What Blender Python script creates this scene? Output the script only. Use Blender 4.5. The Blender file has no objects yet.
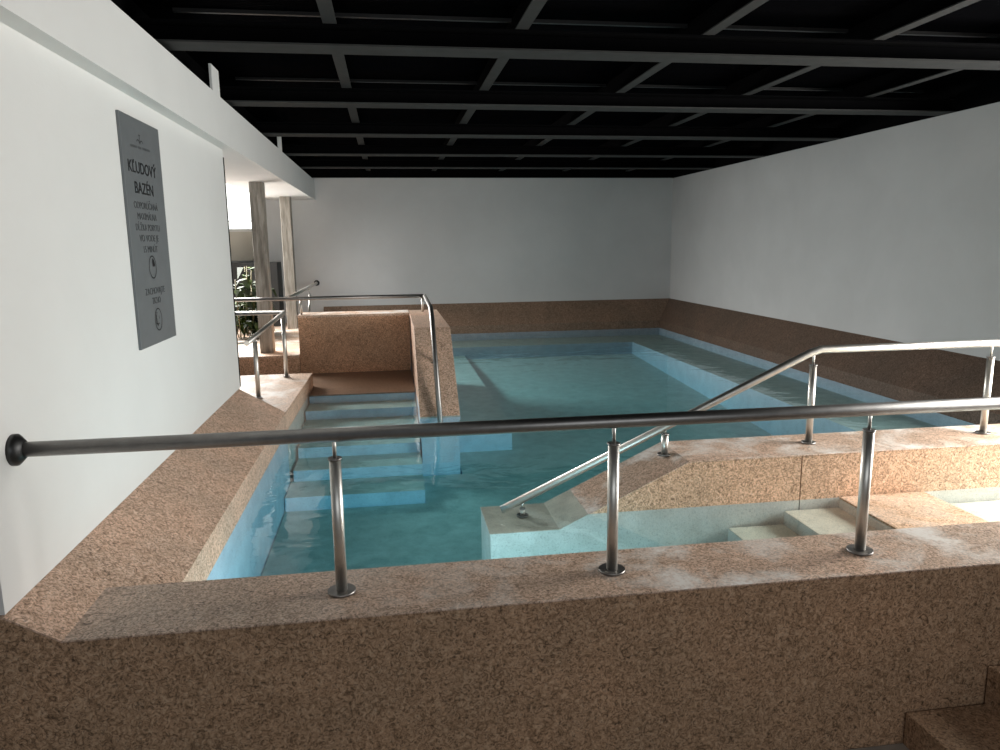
import bpy, bmesh, math, random
from mathutils import Vector, Matrix
random.seed(7)
C = bpy.context.scene.collection
PI = math.pi

# ------------------------------------------------------------------ materials
def nodes(name):
    m = bpy.data.materials.new(name); m.use_nodes = True
    nt = m.node_tree
    return m, nt, nt.nodes['Principled BSDF'], nt.nodes['Material Output']

def ramp(nt, stops):
    r = nt.nodes.new('ShaderNodeValToRGB'); e = r.color_ramp.elements
    while len(e) < len(stops): e.new(0.5)
    for i, (p, c) in enumerate(stops):
        e[i].position = p; e[i].color = (*c, 1)
    return r

def noise(nt, vec, scale, detail=4, dist=0, rough=.55):
    n = nt.nodes.new('ShaderNodeTexNoise')
    n.inputs['Scale'].default_value = scale; n.inputs['Detail'].default_value = detail
    n.inputs['Distortion'].default_value = dist; n.inputs['Roughness'].default_value = rough
    nt.links.new(vec, n.inputs['Vector'])
    return n

def mix(nt, fac, a, b, mode='MIX'):
    x = nt.nodes.new('ShaderNodeMix'); x.data_type = 'RGBA'; x.blend_type = mode
    for sock, v in ((x.inputs[0], fac), (x.inputs[6], a), (x.inputs[7], b)):
        if hasattr(v, 'is_linked'): nt.links.new(v, sock)
        elif isinstance(v, tuple): sock.default_value = (*v, 1)
        else: sock.default_value = v
    return x.outputs[2]

def math_n(nt, op, a, b=0.0, clamp=False):
    x = nt.nodes.new('ShaderNodeMath'); x.operation = op; x.use_clamp = clamp
    for sock, v in ((x.inputs[0], a), (x.inputs[1], b)):
        if hasattr(v, 'is_linked'): nt.links.new(v, sock)
        else: sock.default_value = v
    return x.outputs[0]

def bump(nt, height, bsdf, strength, dist=.01):
    b = nt.nodes.new('ShaderNodeBump'); b.inputs['Strength'].default_value = strength
    b.inputs['Distance'].default_value = dist
    nt.links.new(height, b.inputs['Height']); nt.links.new(b.outputs['Normal'], bsdf.inputs['Normal'])

def granite(name, tint=(1, 1, 1), lime=0.0, rough=.5, submerged=False, stone=False, fade=False):
    m, nt, b, out = nodes(name)
    geo = nt.nodes.new('ShaderNodeNewGeometry'); P = geo.outputs['Position']
    worm = noise(nt, P, 46, 3, 2.2, .6)
    cr = ramp(nt, [(.30, (.13, .09, .066)), (.43, (.33, .24, .18)), (.55, (.49, .37, .295)), (.70, (.60, .50, .43))])
    nt.links.new(worm.outputs['Fac'], cr.inputs[0])
    sp = noise(nt, P, 140, 2, .6)
    cs = ramp(nt, [(.33, (.25, .25, .25)), (.45, (1, 1, 1)), (.62, (1, 1, 1)), (.72, (1.35, 1.3, 1.25))])
    nt.links.new(sp.outputs['Fac'], cs.inputs[0])
    col = mix(nt, .75, cr.outputs[0], cs.outputs[0], 'MULTIPLY')
    big = noise(nt, P, 2.2, 2)
    cb = ramp(nt, [(.3, (.84, .86, .86)), (.7, (1.1, 1.05, 1.02))])
    nt.links.new(big.outputs['Fac'], cb.inputs[0])
    col = mix(nt, 1.0, col, cb.outputs[0], 'MULTIPLY')
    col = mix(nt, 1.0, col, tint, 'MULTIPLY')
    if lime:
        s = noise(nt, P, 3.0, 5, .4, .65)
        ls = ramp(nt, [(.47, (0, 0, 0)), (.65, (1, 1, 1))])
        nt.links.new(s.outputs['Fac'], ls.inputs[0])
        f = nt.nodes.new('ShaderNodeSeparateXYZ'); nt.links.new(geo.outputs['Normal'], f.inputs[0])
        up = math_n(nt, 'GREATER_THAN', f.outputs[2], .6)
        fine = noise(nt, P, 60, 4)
        if fade:    # limescale thins out towards the left end of the coping
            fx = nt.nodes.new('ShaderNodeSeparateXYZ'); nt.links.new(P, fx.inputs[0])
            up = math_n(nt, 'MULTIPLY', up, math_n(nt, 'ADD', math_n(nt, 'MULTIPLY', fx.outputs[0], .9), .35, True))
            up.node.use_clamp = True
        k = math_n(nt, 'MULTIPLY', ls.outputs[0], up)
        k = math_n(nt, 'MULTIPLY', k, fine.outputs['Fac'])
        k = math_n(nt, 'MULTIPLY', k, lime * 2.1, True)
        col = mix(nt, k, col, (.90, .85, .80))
    if submerged:
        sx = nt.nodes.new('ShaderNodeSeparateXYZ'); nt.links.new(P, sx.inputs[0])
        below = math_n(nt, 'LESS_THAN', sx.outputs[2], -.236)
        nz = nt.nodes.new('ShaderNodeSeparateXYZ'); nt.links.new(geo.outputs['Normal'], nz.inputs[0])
        hor = math_n(nt, 'GREATER_THAN', nz.outputs[2], .5)  # upright and level faces toned apart: underwater light painted in by normal
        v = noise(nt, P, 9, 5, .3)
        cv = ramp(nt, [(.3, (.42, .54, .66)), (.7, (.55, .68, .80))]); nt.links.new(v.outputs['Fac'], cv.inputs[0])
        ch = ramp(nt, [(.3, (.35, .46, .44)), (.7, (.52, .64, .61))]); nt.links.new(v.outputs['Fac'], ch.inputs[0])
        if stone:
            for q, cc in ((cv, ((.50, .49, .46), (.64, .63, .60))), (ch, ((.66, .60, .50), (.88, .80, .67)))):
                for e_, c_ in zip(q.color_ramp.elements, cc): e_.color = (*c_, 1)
        sunk_tone = mix(nt, hor, cv.outputs[0], ch.outputs[0])
        sunk_tone = mix(nt, .35, sunk_tone, cs.outputs[0], 'MULTIPLY')
        col = mix(nt, below, col, sunk_tone)
    nt.links.new(col, b.inputs['Base Color'])
    b.inputs['Roughness'].default_value = rough
    b.inputs['Specular IOR Level'].default_value = .35
    bump(nt, worm.outputs['Fac'], b, .12, .004)
    return m

def plaster(name, colr, var=.05, bscale=90, bs=.15):
    m, nt, b, out = nodes(name)
    geo = nt.nodes.new('ShaderNodeNewGeometry'); P = geo.outputs['Position']
    n = noise(nt, P, 1.6, 6, .3, .6)
    r = ramp(nt, [(.3, tuple(c * (1 - var) for c in colr)), (.7, colr)])
    nt.links.new(n.outputs['Fac'], r.inputs[0]); nt.links.new(r.outputs[0], b.inputs['Base Color'])
    f = noise(nt, P, bscale, 4); bump(nt, f.outputs['Fac'], b, bs, .004)
    b.inputs['Roughness'].default_value = .85; b.inputs['Specular IOR Level'].default_value = .2
    return m

def plain(name, colr, rough=.5, metal=0.0, var=.12, scale=12, spec=.5):
    m, nt, b, out = nodes(name)
    tc = nt.nodes.new('ShaderNodeTexCoord')
    n = noise(nt, tc.outputs['Object'], scale, 4)
    r = ramp(nt, [(.3, tuple(c * (1 - var) for c in colr)), (.7, tuple(min(1, c * (1 + var)) for c in colr))])
    nt.links.new(n.outputs['Fac'], r.inputs[0]); nt.links.new(r.outputs[0], b.inputs['Base Color'])
    b.inputs['Roughness'].default_value = rough; b.inputs['Metallic'].default_value = metal; b.inputs['Specular IOR Level'].default_value = spec
    return m

M = {}
M['granite'] = granite('granite', (1.50, 1.40, 1.34), rough=.5, submerged=True)
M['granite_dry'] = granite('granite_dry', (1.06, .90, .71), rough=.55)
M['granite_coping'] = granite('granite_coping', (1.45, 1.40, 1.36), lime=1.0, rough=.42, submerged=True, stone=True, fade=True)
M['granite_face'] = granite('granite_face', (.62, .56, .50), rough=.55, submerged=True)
M['granite_orange'] = granite('granite_orange', (1.52, 1.36, 1.18), rough=.55, submerged=True, stone=True)
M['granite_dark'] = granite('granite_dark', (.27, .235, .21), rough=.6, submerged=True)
M['granite_wet_shaded'] = granite('granite_wet_shaded', (.50, .42, .36), rough=.35, submerged=True)  # wet landing stone, tint darkened further to paint in its shade
M['granite_step'] = granite('granite_step', (1.6, 1.45, 1.24), lime=.25, rough=.5, submerged=True, stone=True)
M['granite_rust'] = granite('granite_rust', (1.38, 1.13, .90), rough=.55, submerged=True)
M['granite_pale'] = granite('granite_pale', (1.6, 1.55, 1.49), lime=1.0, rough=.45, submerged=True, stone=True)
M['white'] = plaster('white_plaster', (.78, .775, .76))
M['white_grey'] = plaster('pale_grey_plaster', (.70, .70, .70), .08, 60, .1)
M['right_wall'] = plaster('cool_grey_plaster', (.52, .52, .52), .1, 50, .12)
M['soffit'] = plaster('soffit_plaster', (.78, .76, .72))
M['beige'] = plaster('beige_plaster', (.62, .58, .50))
M['grey_panel'] = plaster('grey_panel', (.065, .067, .068))
M['floor'] = plaster('floor_screed', (.42, .38, .33))
M['lit_flange'] = plain('bounce_lit_flange_paint', (.042, .042, .0415), .7, spec=.1)  # same steel as the webs, floor-bounced light painted into the undersides
M['black'] = plain('black_steel_paint', (.003, .003, .0033), .95, spec=.02)
M['steel'] = plain('brushed_stainless', (.66, .64, .60), .42, 1.0, .06, 30)
M['steel_dark'] = plain('weathered_stainless', (.30, .29, .28), .42, 1.0, .1, 30)
M['sign'] = plain('grey_sign_plate', (.16, .172, .18), .5, .15, .05)
M['ink'] = plain('black_lettering', (.006, .006, .007), .6)
M['ink_soft'] = plain('thin_black_lettering', (.05, .052, .054), .6)
M['concrete'] = None
M['bright_metal'] = plain('pale_metal_batten', (.05, .049, .048), .4, .6)
M['flange'] = plain('dark_wall_flange', (.07, .07, .07), .45, 1.0, .1)

def concrete_mat():
    m, nt, b, out = nodes('board_marked_concrete')
    geo = nt.nodes.new('ShaderNodeNewGeometry'); P = geo.outputs['Position']
    mp = nt.nodes.new('ShaderNodeMapping'); mp.inputs['Scale'].default_value = (14, 14, 1.6)
    nt.links.new(P, mp.inputs[0])
    n = noise(nt, mp.outputs[0], 2.2, 6, .6, .6)
    r = ramp(nt, [(.28, (.14, .125, .105)), (.5, (.32, .29, .25)), (.72, (.46, .43, .39))])
    nt.links.new(n.outputs['Fac'], r.inputs[0]); nt.links.new(r.outputs[0], b.inputs['Base Color'])
    b.inputs['Roughness'].default_value = .9; bump(nt, n.outputs['Fac'], b, .5, .01)
    return m
M['concrete'] = concrete_mat()

def foil_mat():
    m, nt, b, out = nodes('black_ceiling_foil')
    geo = nt.nodes.new('ShaderNodeNewGeometry'); P = geo.outputs['Position']
    n = noise(nt, P, 5, 6, 1.4, .62)
    d = nt.nodes.new('ShaderNodeBsdfDiffuse'); d.inputs[0].default_value = (.0025, .0025, .003, 1)
    g = nt.nodes.new('ShaderNodeBsdfGlossy'); g.inputs['Roughness'].default_value = .25; g.inputs[0].default_value = (.5, .5, .55, 1)
    bp = nt.nodes.new('ShaderNodeBump'); bp.inputs['Strength'].default_value = .7; bp.inputs['Distance'].default_value = .03
    nt.links.new(n.outputs['Fac'], bp.inputs['Height']); nt.links.new(bp.outputs[0], g.inputs['Normal'])
    mx = nt.nodes.new('ShaderNodeMixShader'); mx.inputs[0].default_value = .006
    nt.links.new(d.outputs[0], mx.inputs[1]); nt.links.new(g.outputs[0], mx.inputs[2]); nt.links.new(mx.outputs[0], out.inputs['Surface'])
    return m
M['foil'] = foil_mat()

def water_mat():
    m = bpy.data.materials.new('pool_water'); m.use_nodes = True; nt = m.node_tree
    nt.nodes.clear()
    out = nt.nodes.new('ShaderNodeOutputMaterial')
    tr = nt.nodes.new('ShaderNodeBsdfTransparent'); tr.inputs[0].default_value = (.93, .97, .985, 1)
    gl = nt.nodes.new('ShaderNodeBsdfGlossy'); gl.inputs['Roughness'].default_value = .03
    gl.inputs['Color'].default_value = (.95, .97, 1, 1)
    fr = nt.nodes.new('ShaderNodeFresnel')
    mx = nt.nodes.new('ShaderNodeMixShader')
    geo = nt.nodes.new('ShaderNodeNewGeometry')
    # rays pass straight through, so both sides of the surface use the air-to-water reflectance
    ior = math_n(nt, 'ADD', 1.33, math_n(nt, 'MULTIPLY', geo.outputs['Backfacing'], 1 / 1.33 - 1.33))
    nt.links.new(ior, fr.inputs['IOR'])
    mp = nt.nodes.new('ShaderNodeMapping'); mp.inputs['Scale'].default_value = (1, 1.5, 1)
    nt.links.new(geo.outputs['Position'], mp.inputs[0])
    n = noise(nt, mp.outputs[0], 2.4, 3, .5, .5)
    b = nt.nodes.new('ShaderNodeBump'); b.inputs['Strength'].default_value = .22; b.inputs['Distance'].default_value = .03
    nt.links.new(n.outputs['Fac'], b.inputs['Height'])
    for t in (gl, fr): nt.links.new(b.outputs['Normal'], t.inputs['Normal'])
    nt.links.new(fr.outputs[0], mx.inputs[0]); nt.links.new(tr.outputs[0], mx.inputs[1]); nt.links.new(gl.outputs[0], mx.inputs[2])
    nt.links.new(mx.outputs[0], out.inputs['Surface'])
    va = nt.nodes.new('ShaderNodeVolumeAbsorption'); va.inputs['Color'].default_value = (.25, .83, .89, 1)
    va.inputs['Density'].default_value = .48
    nt.links.new(va.outputs[0], out.inputs['Volume'])
    return m
M['water'] = water_mat()

def glow_mat():
    m, nt, b, out = nodes('daylit_frosted_glass')
    b.inputs['Base Color'].default_value = (.9, .92, .9, 1)
    tc = nt.nodes.new('ShaderNodeTexCoord'); n = noise(nt, tc.outputs['Object'], 3, 2)
    r = ramp(nt, [(.35, (.92, .96, .9)), (.65, (1, 1, 1))]); nt.links.new(n.outputs['Fac'], r.inputs[0])
    nt.links.new(r.outputs[0], b.inputs['Emission Color']); b.inputs['Emission Strength'].default_value = 2.2
    return m
M['daylight'] = glow_mat()

def leaf_mat():
    m, nt, b, out = nodes('leaf_green')
    geo = nt.nodes.new('ShaderNodeNewGeometry')
    n = noise(nt, geo.outputs['Position'], 7, 2)
    r = ramp(nt, [(.35, (.006, .014, .002)), (.55, (.022, .044, .004)), (.72, (.07, .10, .01))])
    nt.links.new(n.outputs['Fac'], r.inputs[0]); nt.links.new(r.outputs[0], b.inputs['Base Color'])
    b.inputs['Roughness'].default_value = .5
    return m
M['leaf'] = leaf_mat()
M['stem'] = plain('plant_stem', (.10, .08, .03), .7)

# ------------------------------------------------------------------ geometry
def add_poly(bm, vs, faces):
    v = [bm.verts.new(p) for p in vs]
    for f in faces:
        try: bm.faces.new([v[i] for i in f])
        except ValueError: pass

def add_box(bm, a, b):
    x0, y0, z0 = a; x1, y1, z1 = b
    add_poly(bm, [(x0, y0, z0), (x1, y0, z0), (x1, y1, z0), (x0, y1, z0), (x0, y0, z1), (x1, y0, z1), (x1, y1, z1), (x0, y1, z1)],
             [(3, 2, 1, 0), (4, 5, 6, 7), (0, 1, 5, 4), (1, 2, 6, 5), (2, 3, 7, 6), (3, 0, 4, 7)])

def add_prism(bm, pts, axis, t0, t1):
    """pts: 2D outline; axis 'y' -> (x,z) swept along y; 'x' -> (y,z) along x; 'z' -> (x,y) along z."""
    def P(p, t):
        return {'y': (p[0], t, p[1]), 'x': (t, p[0], p[1]), 'z': (p[0], p[1], t)}[axis]
    n = len(pts)
    vs = [P(p, t0) for p in pts] + [P(p, t1) for p in pts]
    add_poly(bm, vs, [tuple(range(n)), tuple(range(2 * n - 1, n - 1, -1))] + [(i, (i + 1) % n, n + (i + 1) % n, n + i) for i in range(n)])

def add_tube(bm, pts, r, seg=20, caps=True):
    pts = [Vector(p) for p in pts]
    rings = []
    for i, p in enumerate(pts):
        if i == 0: t = (pts[1] - p).normalized(); k = 1
        elif i == len(pts) - 1: t = (p - pts[i - 1]).normalized(); k = 1
        else:
            a = (p - pts[i - 1]).normalized(); b = (pts[i + 1] - p).normalized(); t = (a + b).normalized()
            k = 1 / max(.5, t.dot(a))
        ref = Vector((0, 0, 1)) if abs(t.z) < .95 else Vector((0, 1, 0))
        u = t.cross(ref).normalized(); w = t.cross(u).normalized()
        rr = r[i] if isinstance(r, (list, tuple)) else r
        if 0 < i < len(pts) - 1:
            bis = (b - a); bis = bis.normalized() if bis.length > 1e-6 else w
        ring = []
        for s in range(seg):
            d = u * math.cos(2 * PI * s / seg) + w * math.sin(2 * PI * s / seg)
            q = d * rr
            if 0 < i < len(pts) - 1 and k > 1.0001: q = q + bis * (q.dot(bis)) * (k - 1)
            ring.append(bm.verts.new(p + q))
        rings.append(ring)
    for a, b in zip(rings, rings[1:]):
        for s in range(seg):
            f = bm.faces.new((a[s], a[(s + 1) % seg], b[(s + 1) % seg], b[s])); f.smooth = True
    if caps:
        bm.faces.new(rings[0][::-1]); bm.faces.new(rings[-1])

def obj(name, bm, mat, parent=None, bevel=0, smooth=False):
    bmesh.ops.recalc_face_normals(bm, faces=bm.faces[:])
    if parent is not None and parent.name in ORG:
        bmesh.ops.translate(bm, verts=bm.verts[:], vec=-ORG[parent.name])
    me = bpy.data.meshes.new(name); bm.to_mesh(me); bm.free()
    me.materials.append(M[mat])
    o = bpy.data.objects.new(name, me); C.objects.link(o)
    if parent is not None:
        o.parent = parent
        if parent.name in ORG: ORG[o.name] = ORG[parent.name]
    if bevel:
        md = o.modifiers.new('bevel', 'BEVEL'); md.width = bevel; md.segments = 2; md.limit_method = 'ANGLE'; md.angle_limit = math.radians(30)
    if smooth:
        for p in me.polygons: p.use_smooth = True
    return o
ORG = {}     # world position of each thing's Empty, so children can be given in world space

def thing(name, label, cat, loc=(0, 0, 0), group=None):
    o = bpy.data.objects.new(name, None); C.objects.link(o)
    o.location = loc; o.empty_display_size = .1
    ORG[o.name] = Vector(loc)
    return tag(o, label, cat, group)

def tag(o, label, cat, group=None, kind=None):
    o['label'] = label; o['category'] = cat
    if group: o['group'] = group
    if kind: o['kind'] = kind
    return o

def struct(o, label, cat):
    o['kind'] = 'structure'; o['label'] = label; o['category'] = cat
    return o

def box(name, a, b, mat, parent=None, bevel=0):
    bm = bmesh.new(); add_box(bm, a, b); return obj(name, bm, mat, parent, bevel)

def prism(name, pts, axis, t0, t1, mat, parent=None, bevel=0):
    bm = bmesh.new(); add_prism(bm, pts, axis, t0, t1); return obj(name, bm, mat, parent, bevel)

def tube(name, pts, r, mat, parent=None, seg=20):
    bm = bmesh.new(); add_tube(bm, pts, r, seg); return obj(name, bm, mat, parent)

# ------------------------------------------------------------------ key dimensions (metres, near coping top = 0)
WX = -1.06            # face of the left wall
YB = 10.95            # back wall
XR = 4.28             # right wall
ZC = 1.99             # underside of the ceiling beams
WATER = -.235
BOT = -1.15
FLOOR = -.622
LEDGE_X, LEDGE_Z = -.757, -.098

# ------------------------------------------------------------------ room shell
struct(box('floor', (-3.2, -3.2, FLOOR - .1), (5.4, 2.015, FLOOR), 'floor'), 'pale floor in front of the granite parapet', 'floor')
struct(box('wall_left', (WX - .26, 2.03, .084), (WX, 5.29, 1.69), 'white'), 'bright white plastered wall carrying the grey sign', 'wall')
struct(box('wall_back', (-3.2, YB, -1.2), (XR + .2, YB + .2, ZC + .003), 'white_grey'), 'pale grey back wall behind the pool', 'wall')
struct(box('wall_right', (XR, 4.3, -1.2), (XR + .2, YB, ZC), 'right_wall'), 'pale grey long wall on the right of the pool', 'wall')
struct(box('trim_1', (-1.6, .2, 1.69), (-.985, YB, 1.963), 'white'), 'deep white bulkhead along the top of the left wall', 'bulkhead')
ceil = struct(box('ceiling', (-3.2, -3.2, 2.215), (XR + .2, YB + .2, 2.3), 'foil'), 'black foil covered ceiling above the steel beams', 'ceiling')
box('upper_panel', (-1.2, .2, 1.963), (-1.16, YB, 2.215), 'black', ceil)
box('edge_strip', (XR - .005, 3.0, ZC), (XR + .2, YB, 2.215), 'black', ceil)
box('edge_strip', (-1.2, YB - .01, ZC + .003), (XR + .2, YB + .2, 2.215), 'black', ceil)

struct(box('trim_3', (-1.085, 5.291, .09), (-1.056, 5.306, 1.64), 'black'), 'thin dark strip up the end of the white wall', 'trim')

# ------------------------------------------------------------------ granite bands round the pool (slope down to the water)
s = .0
struct(prism('baseboard_left', [(WX - .27, .083), (WX, .083), (LEDGE_X, LEDGE_Z), (LEDGE_X, BOT), (WX - .27, BOT)], 'y', 2.344, 5.25, 'granite'),
       'wide sloping granite ledge along the foot of the white wall', 'granite ledge')
BZ0, BZ1 = .188, -.12
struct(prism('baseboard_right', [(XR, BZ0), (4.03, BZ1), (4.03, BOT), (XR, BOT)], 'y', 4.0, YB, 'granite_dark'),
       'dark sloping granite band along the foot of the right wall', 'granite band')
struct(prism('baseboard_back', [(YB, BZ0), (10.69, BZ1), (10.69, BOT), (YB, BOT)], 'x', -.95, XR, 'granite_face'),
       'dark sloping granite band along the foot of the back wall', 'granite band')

# ------------------------------------------------------------------ near parapet with its coping
par = thing('granite_parapet', 'long brown speckled granite parapet across the front below the steel handrail', 'parapet wall', (.6, 2.18, FLOOR))
bm = bmesh.new()
add_box(bm, (-.9222, 2.018, FLOOR), (3.2, 2.34, -.006))
add_prism(bm, [(WX - .27, FLOOR), (-.922, FLOOR), (-.922, -.006), (WX, .077), (WX - .27, .077)], 'y', 2.018, 2.34)
add_box(bm, (-1.2, 2.2, BOT), (4.2, 2.34, FLOOR + .01))
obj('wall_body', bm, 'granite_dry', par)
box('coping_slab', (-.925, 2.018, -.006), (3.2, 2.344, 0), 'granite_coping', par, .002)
prism('sloped_end', [(WX - .27, .083), (WX, .083), (-.921, 0), (-.921, -.006), (WX, .077), (WX - .27, .077)], 'y', 2.018, 2.344, 'granite', par)

# ------------------------------------------------------------------ inlet wall on the right with horizontal, sloping and submerged top
div = thing('granite_divider', 'low granite wall behind the parapet sloping down into the water', 'divider wall', (2.2, 3.48, BOT))
prof = [(.43, BOT), (.43, -.31), (.768, -.31), (1.412, -.008), (4.1, -.008), (4.1, BOT)]
for x0, x1 in ((.43, 2.0), (2.006, 4.03)):
    # two runs of facing with a fine vertical joint between them
    p = [q for q in prof if x0 < q[0] < x1]
    if x0 == .43: p = [(.43, BOT), (.43, -.31), (.768, -.31), (1.412, -.008), (x1, -.008), (x1, BOT)]
    else: p = [(x0, BOT), (x0, -.008), (x1, -.008), (x1, BOT)]
    prism('facing_panel', p, 'y', 3.295, 3.665, 'granite_orange', div)
prism('coping_slab', [(.425, -.31), (.425, -.302), (.765, -.302), (1.408, 0), (4.03, 0), (4.03, -.008), (1.412, -.008), (.768, -.31)], 'y', 3.291, 3.669, 'granite_coping', div, .004)

# ------------------------------------------------------------------ entry steps in the channel between parapet and divider
ent = thing('channel_steps', 'flooded granite steps in the channel between the parapet and the low wall', 'steps', (2.2, 2.8, BOT))
for x0, x1, z in ((.95, 1.3, -.55), (1.3, 1.62, -.46), (1.62, 1.915, -.352), (1.915, 2.21, -.283), (2.21, 2.68, -.228), (2.68, 4.1, -.305)):
    box('step', (x0, 2.345, BOT), (x1, 3.284, z), 'granite_step', ent, .004)

# ------------------------------------------------------------------ pool basin
bas = thing('pool_basin', 'blue-green sunken basin of the pool with shallow benches along two sides', 'pool basin', (1.6, 7, BOT))
bm = bmesh.new()
def bz(y): return -.72 + (y - 2.34) * .0065 if y < 5.4 else -.70 + (y - 5.4) * .0434
for x0, x1, y0, y1 in ((.505, 4.025, 3.68, 10.685), (.195, .505, 2.35, 3.28), (-.75, .195, 2.35, 4.89), (.195, .505, 3.68, 5.48), (.195, .42, 3.28, 3.68), (.505, .94, 2.35, 3.28)):
    ys = [y0] + [y for y in (5.4,) if y0 < y < y1] + [y1]
    add_prism(bm, [(y0, BOT)] + [(y, bz(y)) for y in ys] + [(y1, BOT)], 'x', x0, x1)
obj('basin_floor', bm, 'granite', bas)
box('bench', (3.36, 4.6, BOT), (4.025, 10.685, -.335), 'granite', bas)
box('bench', (.5, 9.95, BOT), (3.36, 10.685, -.335), 'granite', bas)
box('bench', (.5, 6.0, BOT), (.98, 9.95, -.45), 'granite', bas)

# ------------------------------------------------------------------ pool stairs behind the left ledge
stp = thing('pool_stairs', 'broad granite steps descending from the landing into the water', 'stairs', (-.28, 6.2, BOT))
box('landing', (-1.6, 6.91, BOT), (.19, 7.625, -.226), 'granite_wet_shaded', stp)
box('landing', (-.725, 6.47, BOT), (.19, 6.91, -.226), 'granite_wet_shaded', stp)
for i, (y0, z) in enumerate(((6.17, -.30), (5.87, -.375), (5.57, -.45), (5.25, -.53), (4.9, -.61))):
    box('step', (-.73 if y0 > 5.2 else -.75, y0, BOT), (.19, 6.47 - .3 * i + .0, z), 'granite', stp)

slab = thing('granite_slab', 'pale sunlit granite slab past the end of the white wall', 'slab', (-1, 6.1, BOT))
prism('slab_body', [(-1.7, 5.25), (LEDGE_X, 5.25), (-.732, 6.9), (-1.7, 6.9)], 'z', BOT, -.1, 'granite_pale', slab, .003)

ter = thing('raised_terrace', 'raised granite floor under the two concrete columns', 'terrace', (-1.9, 9.2, BOT))
box('terrace_body', (-3.2, 7.635, BOT), (-.928, YB - .002, -.06), 'granite_orange', ter)
box('paving_slab', (-3.2, 7.625, -.06), (-.935, YB - .002, -.033), 'granite_pale', ter, .003)

encl = thing('stair_parapet', 'orange-brown granite wall closing the back of the pool stairs', 'parapet wall', (-.36, 7.85, BOT))
box('wall_body', (-.925, 7.65, BOT), (.19, 8.02, .34), 'granite_rust', encl)
box('coping_slab', (-.93, 7.643, .34), (.19, 8.03, .364), 'granite_pale', encl, .003)

part = thing('sloped_partition', 'granite partition sloping down beside the stairs with a steel rail on top', 'partition', (.34, 6.8, BOT))
prism('wall_body', [(5.5, BOT), (5.5, -.26), (6.27, .335), (8.02, .335), (8.02, BOT)], 'x', .2, .49, 'granite', part)
prism('coping_slab', [(5.49, -.268), (5.49, -.245), (6.265, .36), (8.03, .36), (8.03, .335), (6.275, .335)], 'x', .192, .498, 'granite', part, .003)

# ------------------------------------------------------------------ water
bm = bmesh.new(); add_box(bm, (-.9, 2.3, -1.1), (4.12, 10.85, WATER))
tag(obj('pool_water', bm, 'water'), 'calm clear blue-green water filling the pool', 'water', kind='stuff')

# ------------------------------------------------------------------ near stairs at the lower right
st = thing('granite_stairs', 'brown granite steps rising to the right in front of the parapet', 'stairs', (2.3, 1.5, FLOOR))
for i, (x0, z) in enumerate(((1.653, -.505), (1.945, -.365), (2.24, -.225), (2.53, -.09))):
    box('step', (x0, .6, FLOOR), (2.0 + .29 * i if i < 3 else 3.2, 2.012, z), 'granite_dry', st, .003)

# ------------------------------------------------------------------ handrails
def post(root, x, y, z, top, rr=.0178, pin=.006, gap=.075, baser=.043, mat='steel', tilt=0):
    p = tube('post', [(x, y, z + .004), (x, y, top - gap)], rr, mat, root)
    tube('base_plate', [(x, y, z + .001), (x, y, z + .009)], baser, 'steel_dark', p, 24)
    bm = bmesh.new()
    add_tube(bm, [(x, y, top - gap - .002), (x, y, top - gap + .004)], rr + .003, 18)
    obj('collar', bm, 'steel_dark', p)
    tube('pin', [(x, y, top - gap), (x, y, top)], pin, mat, p, 10)
    return p

def flange(root, c, d, r=.045):
    c = Vector(c); d = Vector(d)
    bm = bmesh.new()
    add_tube(bm, [c, c + d * .012, c + d * .02, c + d * .032], [r, r, r * .82, r * .55], 24)
    obj('wall_flange', bm, 'flange', root)

RZ = .502; RY = 2.183
r1 = thing('handrail', 'long straight stainless handrail on the front parapet fixed to the white wall', 'handrail', (.6, RY, 0), 'stainless handrails')
tube('rail', [(WX + .02, RY, RZ), (3.1, RY, RZ - .004)], .0215, 'steel_dark', r1)
flange(r1, (WX, RY, RZ), (1, 0, 0))
for x in (-.181, .682, 1.561, 2.43): post(r1, x, RY, 0, RZ)

r2 = thing('handrail', 'bent stainless handrail following the low wall down into the water', 'handrail', (2.2, 3.49, 0), 'stainless handrails')
tube('rail', [(3.9, 3.49, .497), (2.19, 3.49, .497), (2.13, 3.49, .480), (.512, 3.49, -.26)], .0198, 'steel', r2)
for x, z, t in ((3.178, 0, .497), (2.152, 0, .49)): post(r2, x, 3.49, z, t, baser=.036)
post(r2, 1.36, 3.49, -.022, .128, gap=.04, baser=.036)
post(r2, .62, 3.49, -.30, -.215, rr=.012, gap=.045, baser=.03)

r3 = thing('handrail', 'stainless handrail along the top of the stair back wall', 'handrail', (-.4, 7.8, .364), 'stainless handrails')
tube('rail', [(-2.2, 7.76, .528), (.36, 7.76, .528)], .019, 'steel_dark', r3)
for x in (-.9, .335):
    tube('post', [(x, 7.76, .364), (x, 7.76, .52)], .013, 'steel', r3, 12)

r4 = thing('handrail', 'short stainless handrail reaching back to the far wall on a bent support', 'handrail', (-1.0, 9.3, .53), 'stainless handrails')
tube('rail', [(-1.03, 7.8, .53), (-1.03, YB - .02, .53)], .019, 'steel', r4)
flange(r4, (-1.03, YB, .53), (0, -1, 0), .04)
tube('bent_support', [(-1.0, 9.6, .515), (-1.0, 9.6, .44), (-.99, 9.5, .39), (-.97, 9.2, .30), (-.97, 9.2, -.033)], .014, 'steel', r4, 12)

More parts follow.
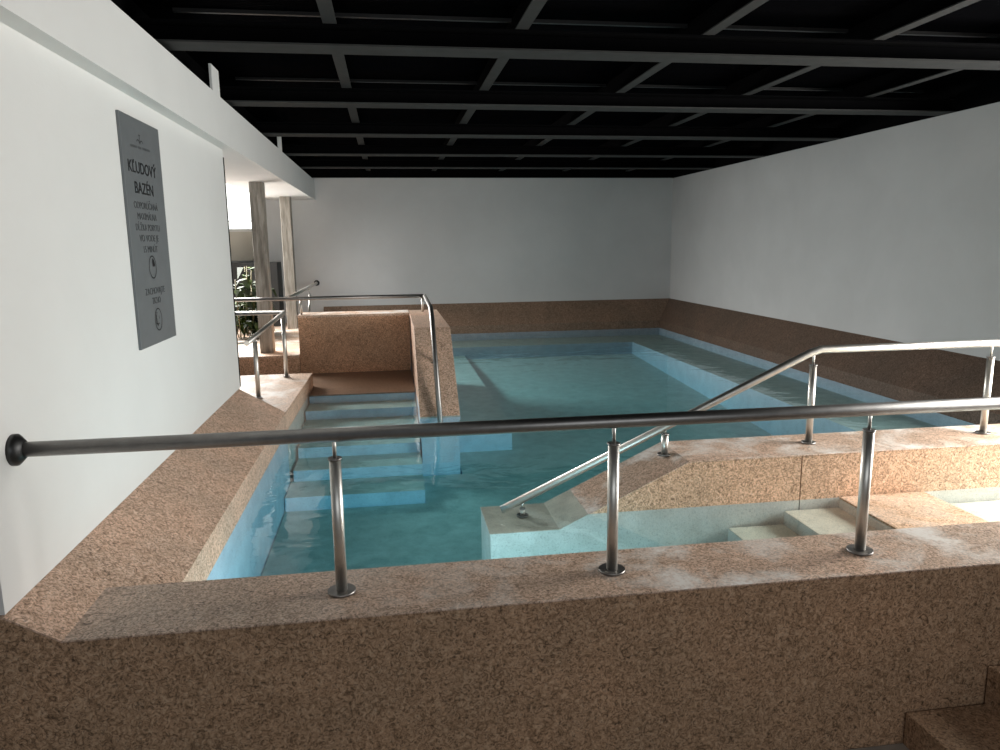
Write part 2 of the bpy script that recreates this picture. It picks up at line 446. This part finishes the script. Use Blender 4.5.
r5 = thing('handrail', 'stainless handrail on two posts on the pale slab beside the white wall', 'handrail', (-1, 6.3, -.095), 'stainless handrails')
tube('rail', [(-1.045, 5.55, .362), (-.935, 6.77, .475), (-2.1, 6.85, .475)], .019, 'steel', r5)
tube('tie_bar', [(-1.045, 5.57, .36), (-1.25, 5.6, .362)], .007, 'steel', r5, 10)
for x, y, t in ((-1.03, 5.8, .385), (-.94, 6.72, .47)):
    post(r5, x, y, -.095, t, gap=.04, baser=.03)

r6 = thing('handrail', 'stainless handrail descending along the sloped partition into the pool', 'handrail', (.34, 6.6, .36), 'stainless handrails')
tube('rail', [(.36, 7.76, .528), (.34, 6.28, .525), (.34, 6.15, .46), (.34, 5.42, -.27)], .02, 'steel_dark', r6)
post(r6, .34, 5.95, .105, .265, rr=.013, gap=.03, baser=.025)

# ------------------------------------------------------------------ columns, window, planting beyond the left wall
for (x, y), lab in (((-1.28, 7.92), 'weathered board-marked concrete column nearer the white wall end'), ((-1.30, 10.2), 'weathered concrete column standing close to the back wall')):
    c = thing('concrete_column', lab, 'column', (x, y, -.033), 'concrete columns under the bulkhead')
    box('shaft', (x - .066, y - .075, -.033), (x + .066, y + .075, 1.69), 'concrete', c, .006)

win = struct(bpy.data.objects.new('window_1', None), 'bright daylit window behind the columns', 'window'); C.objects.link(win)
bm = bmesh.new()
for a, b in (((-3.1, 10.90, 1.26), (-1.76, 10.95, 1.30)), ((-3.1, 10.90, 1.93), (-1.76, 10.95, 1.96)), ((-1.80, 10.90, 1.30), (-1.76, 10.95, 1.93)), ((-3.1, 10.9, 1.3), (-3.06, 10.95, 1.93)), ((-3.06, 10.92, 1.40), (-1.8, 10.94, 1.412))):
    add_box(bm, a, b)
obj('frame', bm, 'white', win)
box('pane', (-3.06, 10.93, 1.30), (-1.80, 10.945, 1.93), 'daylight', win)
struct(box('trim_2', (-3.2, 10.91, .86), (-1.76, 10.95, 1.26), 'beige'), 'beige strip of wall under the bright window', 'wall')
low = tag(box('planter_wall', (-3.1, 10.5, -.032), (-1.50, 10.9, .84), 'grey_panel', None, .005), 'low grey planter wall behind the green plant', 'planter wall')

pl = thing('leafy_plant', 'green drooping leafy plant in front of the low grey wall', 'plant', (-1.72, 9.4, -.033))
bm = bmesh.new(); stems = bmesh.new()
for k in range(16):
    bx = -1.74 + random.uniform(-.18, .16); by = 9.4 + random.uniform(-.3, .3)
    h = random.uniform(.45, .86)
    lean = Vector((random.uniform(-.12, .12), random.uniform(-.15, .15), 0))
    p0 = Vector((bx, by, -.0255)); p1 = p0 + lean + Vector((0, 0, h))
    add_tube(stems, [p0, (p0 + p1) / 2 + lean * .2, p1], .007, 6)
    for j in range(15):
        t = random.uniform(.15, 1); q = p0.lerp(p1, t)
        a = random.uniform(0, 2 * PI); L = random.uniform(.16, .28); w = L * .2
        d = Vector((math.cos(a), math.sin(a), 0)); sd = Vector((-d.y, d.x, 0))
        tip = q + d * L * .8 + Vector((0, 0, -L * random.uniform(.1, .8))); tip.z = max(tip.z, -.02); mid = q + d * L * .45 + Vector((0, 0, L * .12))
        v = [bm.verts.new(x) for x in (q, mid + sd * w, tip, mid - sd * w)]
        bm.faces.new(v)
obj('foliage', bm, 'leaf', pl); obj('stem', stems, 'stem', pl)

# ------------------------------------------------------------------ ceiling steelwork
BY = (.95, 2.37, 3.885, 5.355, 6.79, 8.215, 9.55, 10.75)
ordn = {3.885: 'black steel ceiling beam nearest the camera with a wide grey underside', 5.355: 'black steel ceiling beam second back from the camera, over the wall sign',
        6.79: 'black steel ceiling beam third back, midway along the ceiling', 8.215: 'black steel ceiling beam fourth back, second before the far wall', 9.55: 'thin looking black steel ceiling beam closest to the far wall'}
for y in BY:
    if y not in ordn: continue
    b = thing('steel_beam', ordn[y], 'beam', (1.6, y, ZC), 'black crosswise ceiling beams')
    bm = bmesh.new(); add_box(bm, (-1.15, y - .085, ZC), (XR, y + .085, ZC + .008)); obj('bottom_flange', bm, 'lit_flange', b)
    bm = bmesh.new(); add_box(bm, (-1.15, y - .006, ZC + .008), (XR, y + .006, 2.078)); obj('web', bm, 'black', b)
    bm = bmesh.new(); add_box(bm, (-1.15, y - .085, 2.078), (XR, y + .085, 2.086)); obj('top_flange', bm, 'black', b)
jl = ('lengthwise black ceiling joist nearest the white bulkhead', 'second lengthwise black ceiling joist from the white bulkhead', 'middle lengthwise black ceiling joist of the five',
      'second lengthwise black ceiling joist from the grey right wall', 'lengthwise black ceiling joist nearest the grey right wall')
for x, lab in zip((-.232, .69, 1.655, 2.60, 3.56), jl):
    j = thing('ceiling_joist', lab, 'joist', (x, 6, 2.087), 'black lengthwise ceiling joists')
    bm = bmesh.new(); add_box(bm, (x - .032, -.5, 2.087), (x + .032, YB - .02, 2.094)); obj('bottom_flange', bm, 'lit_flange', j)
    bm = bmesh.new(); add_box(bm, (x - .005, -.5, 2.094), (x + .005, YB - .02, 2.213)); obj('web', bm, 'black', j)
for y, lab in ((4.07, 'thin metal batten under the foil just beyond the beam nearest the camera'), (5.6, 'thin metal batten under the foil just beyond the second beam')):
    bm = bmesh.new(); add_box(bm, (-1.0, y, 2.195), (XR - .02, y + .022, 2.213))
    tag(obj('ceiling_batten', bm, 'bright_metal'), lab, 'batten', 'pale battens under the ceiling foil')
for y, lab in ((4.78, 'small white bracket plate on top of the bulkhead nearer the sign'), (7.52, 'small white bracket plate on top of the bulkhead nearer the far wall')):
    bk = tag(box('bracket_plate', (-1.0, y, 1.963), (-.986, y + .2, 2.115), 'white'), lab, 'bracket', 'white bracket plates on the bulkhead')

# ------------------------------------------------------------------ wall sign
sg = thing('wall_sign', 'tall grey information plate with black Slovak lettering on the white wall', 'sign', (WX, 3.555, 1.11))
SX = WX + .012
box('plate', (WX, 3.292, .628), (SX, 3.820, 1.602), 'sign', sg, .002)
MT = Matrix(((0, 0, 1), (1, 0, 0), (0, 1, 0)))   # text x -> +Y, text y -> +Z, text normal -> +X
def text(body, y0, y1, zc, h, mat, name='lettering', bold=0.0):
    cu = bpy.data.curves.new(name, 'FONT'); cu.body = body; cu.size = 1; cu.offset = bold; cu.extrude = .004
    t = bpy.data.objects.new('tmp', cu); C.objects.link(t)
    bpy.context.view_layer.update()
    me = bpy.data.meshes.new_from_object(t.evaluated_get(bpy.context.evaluated_depsgraph_get()))
    bpy.data.objects.remove(t); bpy.data.curves.remove(cu)
    xs = [v.co.x for v in me.vertices]
    x0, x1 = min(xs), max(xs)
    sx = (y1 - y0) / (x1 - x0); sz = h / .73
    for v in me.vertices:
        v.co = Vector((SX + .0008 + v.co.z * .1, y0 + (v.co.x - x0) * sx, zc - h / 2 + v.co.y * sz)) - ORG[sg.name]
    me.materials.clear(); me.materials.append(M[mat]); me.name = name
    o = bpy.data.objects.new(name, me); C.objects.link(o); o.parent = sg
    return o
text('KĽUDOVÝ', 3.345, 3.722, 1.396, .050, 'ink', 'heading', .012)
text('BAZÉN', 3.405, 3.655, 1.311, .050, 'ink', 'heading', .012)
for body, y0, y1, z in (('ODPORÚČANÁ', 3.372, 3.698, 1.237), ('MAXIMÁLNA', 3.405, 3.669, 1.191), ('DĹŽKA POBYTU', 3.370, 3.699, 1.144),
                        ('VO VODE JE', 3.405, 3.671, 1.098), ('15 MINÚT', 3.447, 3.641, 1.050), ('ZACHOVAJTE', 3.413, 3.692, .866), ('TICHO', 3.497, 3.616, .822)):
    text(body, y0, y1, z, .030, 'ink_soft', 'lettering', -.004)
def P3(y, z, d=.0012): return (SX + d, y, z)
def ring(bm, yc, zc, r, w, n=36):
    add_poly(bm, [P3(yc + (r + s_) * math.cos(2 * PI * i / n), zc + (r + s_) * math.sin(2 * PI * i / n)) for i in range(n) for s_ in (-w / 2, w / 2)],
             [(2 * i, 2 * i + 1, (2 * i + 3) % (2 * n), (2 * i + 2) % (2 * n)) for i in range(n)])
def stroke(bm, pts, w):
    for (y0, z0), (y1, z1) in zip(pts, pts[1:]):
        d = Vector((y1 - y0, z1 - z0)); n = Vector((-d.y, d.x)).normalized() * w / 2
        add_poly(bm, [P3(y0 + n.x, z0 + n.y), P3(y1 + n.x, z1 + n.y), P3(y1 - n.x, z1 - n.y), P3(y0 - n.x, z0 - n.y)], [(0, 1, 2, 3)])
bm = bmesh.new(); ring(bm, 3.545, .970, .049, .005)
add_poly(bm, [P3(3.545, .972)] + [P3(3.545 + .036 * math.sin(a * PI / 16), .972 + .036 * math.cos(a * PI / 16)) for a in range(9)], [tuple(range(10))])
obj('clock_icon', bm, 'ink', sg)
bm = bmesh.new(); ring(bm, 3.559, .734, .049, .005)
stroke(bm, [(3.545, .768), (3.538, .752), (3.528, .742), (3.536, .738), (3.535, .728), (3.541, .722), (3.538, .712), (3.552, .704)], .004)
stroke(bm, [(3.536, .765), (3.548, .765)], .004); stroke(bm, [(3.528, .727), (3.530, .757)], .006)
stroke(bm, [(3.520, .722), (3.545, .712), (3.566, .716)], .006); stroke(bm, [(3.566, .75), (3.572, .742), (3.566, .734)], .004)
obj('silence_icon', bm, 'ink', sg)
bm = bmesh.new()
for sgn in (-1, 1):
    stroke(bm, [(3.525, 1.500), (3.525 + sgn * .012, 1.512), (3.525 + sgn * .03, 1.514), (3.525 + sgn * .042, 1.505)], .005)
stroke(bm, [(3.525, 1.498), (3.525, 1.535)], .005); stroke(bm, [(3.512, 1.535), (3.538, 1.535)], .004)
for i in range(22):
    if i in (7, 12): continue
    y = 3.403 + i * .0118; stroke(bm, [(y, 1.474 + .0003 * i), (y, 1.484 + .0003 * i)], .004)
obj('emblem', bm, 'ink_soft', sg)

# ------------------------------------------------------------------ lights
def area(name, loc, target, sx, sy, power, col=(1, 1, 1), spread=180):
    l = bpy.data.lights.new(name, 'AREA'); l.shape = 'RECTANGLE'; l.size = sx; l.size_y = sy; l.energy = power; l.color = col
    l.spread = math.radians(spread)
    o = bpy.data.objects.new(name, l); C.objects.link(o); o.location = loc
    o.rotation_euler = (Vector(target) - Vector(loc)).to_track_quat('-Z', 'Y').to_euler()
    return o
area('window_light_right', (4.9, 2.7, 1.0), (-1, 3.0, .55), 2.2, 1.7, 195, (1, .985, .95))
area('window_light_left', (-2.8, 9.6, 1.6), (-.3, 7.2, .2), 1.8, 1.0, 230, (1, .98, .94), 140)
area('channel_fill_light', (3.95, 2.82, .62), (1.9, 2.82, -.3), .8, .6, 34, (1, .93, .8))  # added warm fill to brighten the channel, no real opening behind it
area('rear_fill_light', (.6, -2.8, 1.7), (.6, 4, .4), 4.0, 1.4, 50, (.95, .98, 1))  # added weak fill from behind the camera, stands for no known window
area('pool_fill_light', (.1, 2.36, -.50), (.0, 6, -.55), 1.3, .18, 13, (.80, .95, 1))  # added fill hidden under the water to brighten stairs and floor
area('pool_fill_light', (2.2, 3.70, -.50), (2.2, 8, -.50), 1.6, .18, 3, (.80, .95, 1))  # second added underwater fill, for the far part of the pool
w = bpy.data.worlds.new('world'); bpy.context.scene.world = w; w.use_nodes = True
w.node_tree.nodes['Background'].inputs[0].default_value = (.8, .9, 1, 1)
w.node_tree.nodes['Background'].inputs[1].default_value = .12

# ------------------------------------------------------------------ camera
yaw, pit, rol, F = .146233256, .176110401, -.012508274, 738.896
f = Vector((math.sin(yaw) * math.cos(pit), math.cos(yaw) * math.cos(pit), -math.sin(pit)))
r = Vector((math.cos(yaw), -math.sin(yaw), 0)); u = r.cross(f)
r2 = r * math.cos(rol) + u * math.sin(rol); u2 = -r * math.sin(rol) + u * math.cos(rol)
cam = bpy.data.cameras.new('camera'); co = bpy.data.objects.new('camera', cam); C.objects.link(co)
cam.sensor_fit = 'HORIZONTAL'; cam.sensor_width = 36; cam.lens = 36 * F / 1000; cam.clip_start = .05
co.matrix_world = Matrix(((r2.x, u2.x, -f.x, 0), (r2.y, u2.y, -f.y, 0), (r2.z, u2.z, -f.z, 1.055), (0, 0, 0, 1)))
sc = bpy.context.scene
sc.camera = co
sc.view_settings.view_transform = 'Standard'
sc.view_settings.look = 'None'
sc.view_settings.exposure = 0
sc.cycles.max_bounces = 10; sc.cycles.transparent_max_bounces = 16
